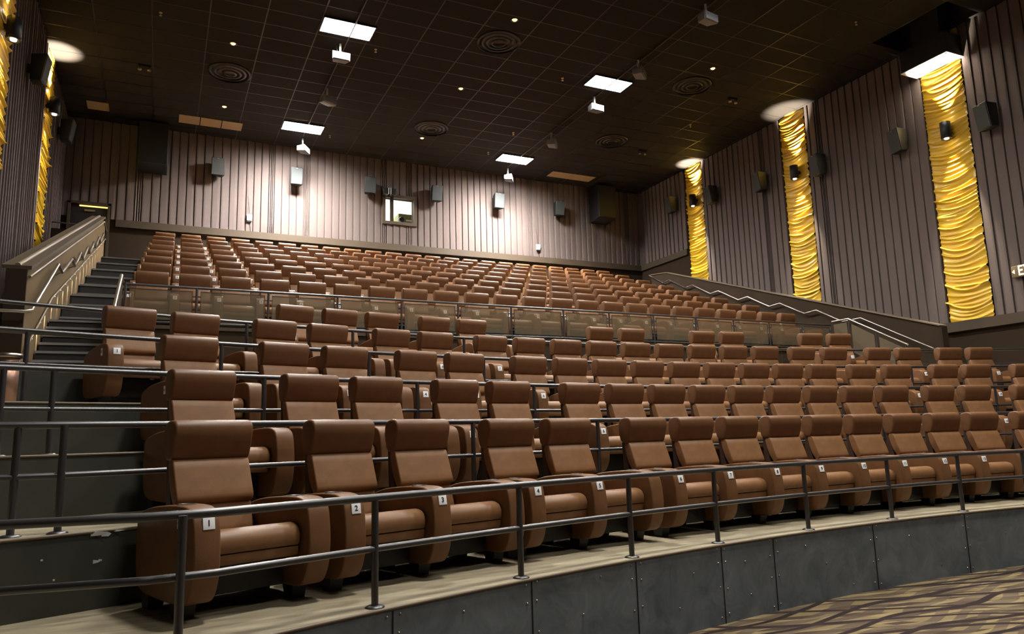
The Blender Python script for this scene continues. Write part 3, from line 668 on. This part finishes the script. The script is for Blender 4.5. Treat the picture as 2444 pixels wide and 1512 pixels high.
# light rail low on the left knee wall
t = empty('stair_light_rail', (-1.67, 11.64, 1.3+H)); tag(t, 'thin metal strip with small lights low on the left knee wall', 'stair light')
lr = [(11.64, 1.3), (13.4, 2.17), (13.9, 2.44), (24.4, 6.15)]
MB().tube([(0, y-11.64, z-1.3) for y, z in lr], .016, 6).build('strip', 'cap', t)
def lrz(y):
    for (a, za), (b_, zb) in zip(lr[:-1], lr[1:]):
        if a <= y <= b_: return za+(zb-za)*(y-a)/(b_-a)
k = 0; y = 12.2
while y < 24.2:
    MB().box(-.012, .008, y-.02-11.64, y+.02-11.64, lrz(y)-1.3-.024, lrz(y)-1.3-.016).build('lamp', 'led', t)
    spot('stair_glow', (.035, y-11.64, lrz(y)-1.3-.035), (-.30, 0, -1), 75., 26, .8, (1, .86, .66), .006, t)
    y += .68

# ------------------------------------------------------------------ tier railings
POSTS = {0: [-.43, -.3838, -.3293, -.2728, -.2179, -.1671, -.1059, -.043, .0139, .0683, .125, .18, .235, .29, .345, .40, .45],
         1: [-.45, -.4008, -.3893, -.3113, -.2406, -.1699, -.0992, -.0286, .042, .113, .184, .255, .326, .397, .44],
         2: [-.43, -.3912, -.3773, -.3044, -.2324, -.1643, -.094, -.021, .052, .126, .2038, .28, .355, .42],
         3: [-.41, -.3727, -.3008, -.2287, -.1601, -.091, -.022, .047, .116, .1845, .255, .325, .395],
         4: [-.39, -.33, -.2702, -.2131, -.1428, -.080, -.018, .044, .1056, .167, .229, .29, .35]}
def railing(i):
    R = EDGE[i]+.09; z = PZ[i]; top = .665 if i == 0 else .69
    t = empty('tier_railing', (CX, CY+R, z)); tag(t, 'dark curved two-bar pipe railing along the edge of the %s platform' % rownames[i], 'railing', 'curved tier railings')
    t0 = asin((XL+.25-CX)/R); t1 = asin((XR-.1-CX)/R)
    def P(th, h):
        x, y = R*sin(th), R*cos(th)-R
        if i == 0 and th < -.3838:                # the front railing turns at its last full post
            x0, y0 = R*sin(-.3838), R*cos(-.3838)-R; y = y0-.17*(x-x0)
        if i == 1 and th < -.3893:
            x0, y0 = R*sin(-.3893), R*cos(-.3893)-R; y = y0+.12*(x-x0)
        return (x, y, h)
    ths = [t0+(t1-t0)*k/64 for k in range(65)]
    MB().tube([P(a, top) for a in ths], .024, 12).build('top_rail', 'rail', t)
    MB().tube([P(a, top*.53) for a in ths], .021, 10).build('mid_rail', 'rail', t)
    for a in POSTS[i]:
        if t0 < a < t1:
            x, y, _ = P(a, 0)
            p = MB().tube([(x, y, 0), (x, y, top)], .023, 12).build('post', 'rail', t)
            MB().lathe([(0, .016), (.045, .014), (.062, .004), (.062, 0)], 18, (x, y, 0)).build('base_flange', 'rail', p)
for i in range(5): railing(i)

# smoked panel railing in front of the straight rows
t = empty('panel_railing', (SLX1, 14.16+SK*SLX1, ZF), math.atan(SK)); tag(t, 'long pipe railing with smoked panels in front of the first straight row', 'railing')
GX = [-.62, .516, 1.75, 3.04, 4.33, 5.56, 6.80, 8.11, 9.33, 10.60, 11.87, 13.10, 14.32, 15.50, 16.6]
L_ = GX[-1]-SLX1; GT = .71
MB().tube([(GX[0]-SLX1, 0, GT), (L_, 0, GT)], .024, 12).build('top_rail', 'rail', t)
MB().tube([(GX[0]-SLX1, 0, .07), (L_, 0, .07)], .018, 10).build('bottom_rail', 'rail', t)
for k, x in enumerate(GX):
    MB().tube([(x-SLX1, 0, -.04), (x-SLX1, 0, GT)], .022, 10).build('post', 'rail', t)
for a, b_ in zip(GX[:-1], GX[1:]):
    x0 = a-SLX1+.075; x1 = b_-SLX1-.075
    p = MB().box(x0, x1, -.004, .004, .12, GT-.075).build('smoked_panel', 'smoke', t)
    fr = MB()
    for u0, u1, z0, z1 in ((x0-.012, x0, .11, GT-.065), (x1, x1+.012, .11, GT-.065), (x0-.012, x1+.012, .108, .12), (x0-.012, x1+.012, GT-.075, GT-.063)): fr.box(u0, u1, -.008, .008, z0, z1)
    cl = fr2 = MB()
    for u in (a-SLX1+.04, b_-SLX1-.04):
        for z in (.2, GT-.16): cl.box(u-.03, u+.03, -.008, .008, z-.012, z+.012)
    fr.add(cl.v, cl.f); fr.build('panel_frame', 'rail', p)
# stair side rails either side
for X, l in ((SLX1+.02, 'left'), (SRX0-.1, 'right')):
    t = empty('stair_railing', (X, 12.2, PZ[4])); tag(t, 'sloping steel stair railing with a smoked panel at the %s end of the long railing' % l, 'railing', 'short stair railings')
    a = (0, 14.4-12.2, ZF+.80-PZ[4]); b_ = (0, 13.86-12.2, ZF+.80-PZ[4]); c = (0, 0, 1.04)
    MB().tube([a, b_, c], .026, 12).build('top_rail', 'steel', t)
    MB().tube([(0, b_[1], .9), (0, b_[1], b_[2])], .02).build('post', 'rail', t)
    MB().tube([(0, .05, 0), (0, .05, 1.06)], .02).build('post', 'rail', t)
    MB().tube([(0, .85, .3), (0, .85, 1.46)], .018).build('post', 'rail', t)
    def pn(y0, y1, za0, za1, zb0, zb1):
        MB().add([(-.004, y0, za0), (-.004, y1, zb0), (-.004, y1, zb1), (-.004, y0, za1), (.004, y0, za0), (.004, y1, zb0), (.004, y1, zb1), (.004, y0, za1)],
                 [(0, 1, 2, 3), (4, 7, 6, 5), (0, 4, 5, 1), (1, 5, 6, 2), (2, 6, 7, 3), (3, 7, 4, 0)]).build('smoked_panel', 'smoke', t)
    pn(.12, .78, .25, .98, .60, 1.34); pn(.92, 1.58, .68, 1.41, 1.02, 1.80); pn(1.72, 2.15, 1.25, 1.86, 1.25, 1.86)

# small bin at the left edge
t = empty('small_bin', (-1.45, 9.15, PZ[3])); tag(t, 'small pinkish steel bin with a bright rim at the left edge, behind the railings', 'bin')
MB().lathe([(0, 0), (.105, 0), (.115, .50), (0, .50)], 22).build('bin_body', 'pink', t) if 'pink' in M else None
M['pink'] = mat('dull copper metal', (.45, .27, .20), .35, metal=.7)
if 'bin_body' not in bpy.data.objects: MB().lathe([(0, 0), (.105, 0), (.115, .50), (0, .50)], 22).build('bin_body', 'pink', t)
MB().lathe([(.115, .50), (.135, .505), (.135, .545), (.10, .55), (.0, .53)], 22).build('bin_rim', 'steel', t)

# ------------------------------------------------------------------ the seats
HEAD = rnd([(.045, .922), (.012, .945), (-.012, 1.02), (-.036, 1.10), (-.034, 1.165), (.0, 1.197), (.06, 1.203), (.13, 1.190), (.165, 1.15), (.17, 1.05), (.14, .93)], 1)
PAD = rnd([(.016, .938), (-.020, .85), (-.056, .755), (-.088, .672), (-.072, .640), (-.02, .62), (.06, .75), (.10, .93)], 1)
LUM = rnd([(-.04, .655), (-.07, .56), (-.11, .46), (-.10, .41), (.0, .40), (.04, .62)], 1)
SHELL = [(.09, .94), (.145, .94), (.13, .60), (.10, .35), (.07, .20), (.03, .20), (.05, .40), (.03, .62), (.06, .76)]
CUSH = rnd([(-.08, .435), (-.30, .465), (-.52, .498), (-.64, .512), (-.705, .490), (-.732, .445), (-.732, .400), (-.724, .374), (-.712, .371), (-.60, .366), (-.08, .34)], 1)
FOOT = rnd([(-.708, .368), (-.716, .362), (-.714, .325), (-.706, .303), (-.69, .300), (-.60, .31), (-.60, .367)], 1)
ARM = rnd([(.06, .60), (-.14, .645), (-.45, .668), (-.68, .668), (-.765, .635), (-.795, .58), (-.812, .48), (-.820, .36), (-.800, .22), (-.745, .125), (-.66, .095), (-.20, .095), (.05, .12), (.10, .30), (.10, .55)], 2)
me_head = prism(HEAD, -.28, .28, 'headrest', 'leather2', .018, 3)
me_pad = prism(PAD, -.272, .272, 'backrest', 'leather', .012, 3)
me_lum = prism(LUM, -.27, .27, 'lumbar_cushion', 'leather', .02, 3)
me_shell = prism(SHELL, -.262, .262, 'back_shell', 'shell', .008, 1)
me_cush = prism(CUSH, -.277, .277, 'seat_cushion', 'leather4', .03, 3)
me_foot = prism(FOOT, -.272, .272, 'footrest', 'leather4', .005, 2)
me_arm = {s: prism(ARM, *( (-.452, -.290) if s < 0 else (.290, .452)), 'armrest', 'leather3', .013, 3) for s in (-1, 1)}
me_base = MB().box(-.285, .285, -.50, .02, .10, .30).mesh('base_frame', 'black')
def feet_mesh(x): 
    b = MB()
    return {y: MB().add([(x-.055, y-.07, .098), (x+.055, y-.07, .098), (x+.055, y+.07, .098), (x-.055, y+.07, .098), (x-.045, y-.05, 0), (x+.045, y-.05, 0), (x+.045, y+.05, 0), (x-.045, y+.05, 0)],
                    [(0, 1, 2, 3), (4, 7, 6, 5), (0, 4, 5, 1), (1, 5, 6, 2), (2, 6, 7, 3), (3, 7, 4, 0)]).mesh('foot', 'black') for y in (-.50, -.02)}
me_feet = {s: feet_mesh(.371*s) for s in (-1, 1)}
me_cup = {s: MB().lathe([(.058, .664), (.062, .671), (.050, .672), (.046, .664), (0, .663)], 20, (.371*s, -.50, 0)).mesh('cup_holder', 'black') for s in (-1, 1)}
me_plate = MB().box(-.036, .036, -.004, .004, -.036, .036).mesh('number_plate', 'plate', bevel=.002)
me_rowplate = MB().box(-.004, .004, -.022, .022, -.04, .04).mesh('row_plate', 'plate', bevel=.002)
def seat_obj(name, me, parent): 
    o = bpy.data.objects.new(name, me); COL.objects.link(o); o.parent = parent; return o
def make_seat(num, left_plate=True, right_arm=False, first=False, digits=True):
    t = empty('cinema_seat')
    sh = seat_obj('back_shell', me_shell, t)
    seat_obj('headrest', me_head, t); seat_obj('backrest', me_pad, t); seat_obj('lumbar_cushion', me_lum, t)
    seat_obj('seat_cushion', me_cush, t); seat_obj('footrest', me_foot, t); seat_obj('base_frame', me_base, t)
    for s in ((-1, 1) if right_arm else (-1,)):
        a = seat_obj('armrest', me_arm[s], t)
        seat_obj('cup_holder', me_cup[s], a)
        for y in (-.50, -.02): seat_obj('foot', me_feet[s][y], a)
    p = seat_obj('number_plate', me_plate, t); p.location = (-.362, -.797, .570); p.rotation_euler = (rad(-10), 0, 0)
    if digits:
        n = seat_obj('numeral', text_mesh(str(num), .05, 'ink'), p); n.rotation_euler = (pi/2, 0, 0); n.location = (0, -.0052, 0)
    if first:
        rp = seat_obj('row_plate', me_rowplate, t); rp.location = (-.455, -.60, .575)
        n = seat_obj('row_letter', text_mesh('A', .034, 'ink'), rp); n.matrix_local = Matrix(((0, 0, -1, -.005), (-1, 0, 0, 0), (0, 1, 0, 0), (0, 0, 0, 1)))
    return t
def place(t, x, y, z, rz): t.location = (x, y, z); t.rotation_euler = (0, 0, rz)
TH = [[-.353, -.308, -.275, -.231, -.2, -.155, -.121, -.085, -.051, -.017, .015, .047, .077, .107, .152],
      [-.333, -.29, -.26, -.218, -.189, -.146, -.112, -.081, -.049, -.018, .013, .043, .07, .097, .142, .174, .219],
      [-.318, -.277, -.247, -.207, -.18, -.139, -.108, -.078, -.048, -.019, .01, .037, .064, .091, .13, .161, .203, .232, .275],
      [-.326, -.298, -.26, -.232, -.196, -.169, -.131, -.104, -.075, -.046, -.019, .01, .035, .06, .085, .123, .152, .192, .219, .257, .283],
      [-.229, -.203, -.178, -.142, -.116, -.015, .01, .074, .097, .171, .197]]
LOWER = ['front row', 'second row', 'third row', 'fourth row', 'fifth row']
for i, ths in enumerate(TH):
    R = R0+i*DR
    groups = [[ths[0]]]
    for a, b_ in zip(ths[:-1], ths[1:]):
        if (b_-a)*R > .93: groups.append([])
        groups[-1].append(b_)
    for ga, gb in zip(groups[:-1], groups[1:]):
        d_ = 1.02/R-(gb[0]-ga[-1])
        if d_ > 0: gb[:] = [q+d_ for q in gb]
    k = 0
    for g_ in groups:
        n = len(g_); c = sum(g_)/n; pitch = max(.755, (g_[-1]-g_[0])*R/max(1, n-1)) if n > 1 else 0
        for m_, th0 in enumerate(g_):
            th = c+(m_-(n-1)/2)*pitch/R
            k += 1
            t = make_seat(k, right_arm=(m_ == n-1), first=(k == 1))
            place(t, CX+R*sin(th), CY+R*cos(th), PZ[i], -th)
            edge = 'standing apart' if n == 1 else ('left end of block' if m_ == 0 else ('right end of block' if m_ == n-1 else 'inside its block'))
            tag(t, 'brown leather recliner, %s from the left in the curved %s, %s' % (ORD[k-1], LOWER[i], edge), 'recliner seat', 'brown leather cinema recliners')
for j in range(8):
    x0 = [-.23, -.19, -.17, -.16, -.13, -.11, -.10, -.07][j]; p = (16.16-x0)/22
    for k in range(23):
        t = make_seat(k+1, right_arm=(k == 22), first=(k == 0), digits=j < 5)
        x = x0+p*k; place(t, x, YF+D2*j-.0002*(x-48.79)**2, ZF+DZ*j, math.atan(SK))
        tag(t, 'brown leather recliner, %s from the left in the %s straight row above the glass railing' % (ORD[k], ORD[j]), 'recliner seat', 'brown leather cinema recliners')
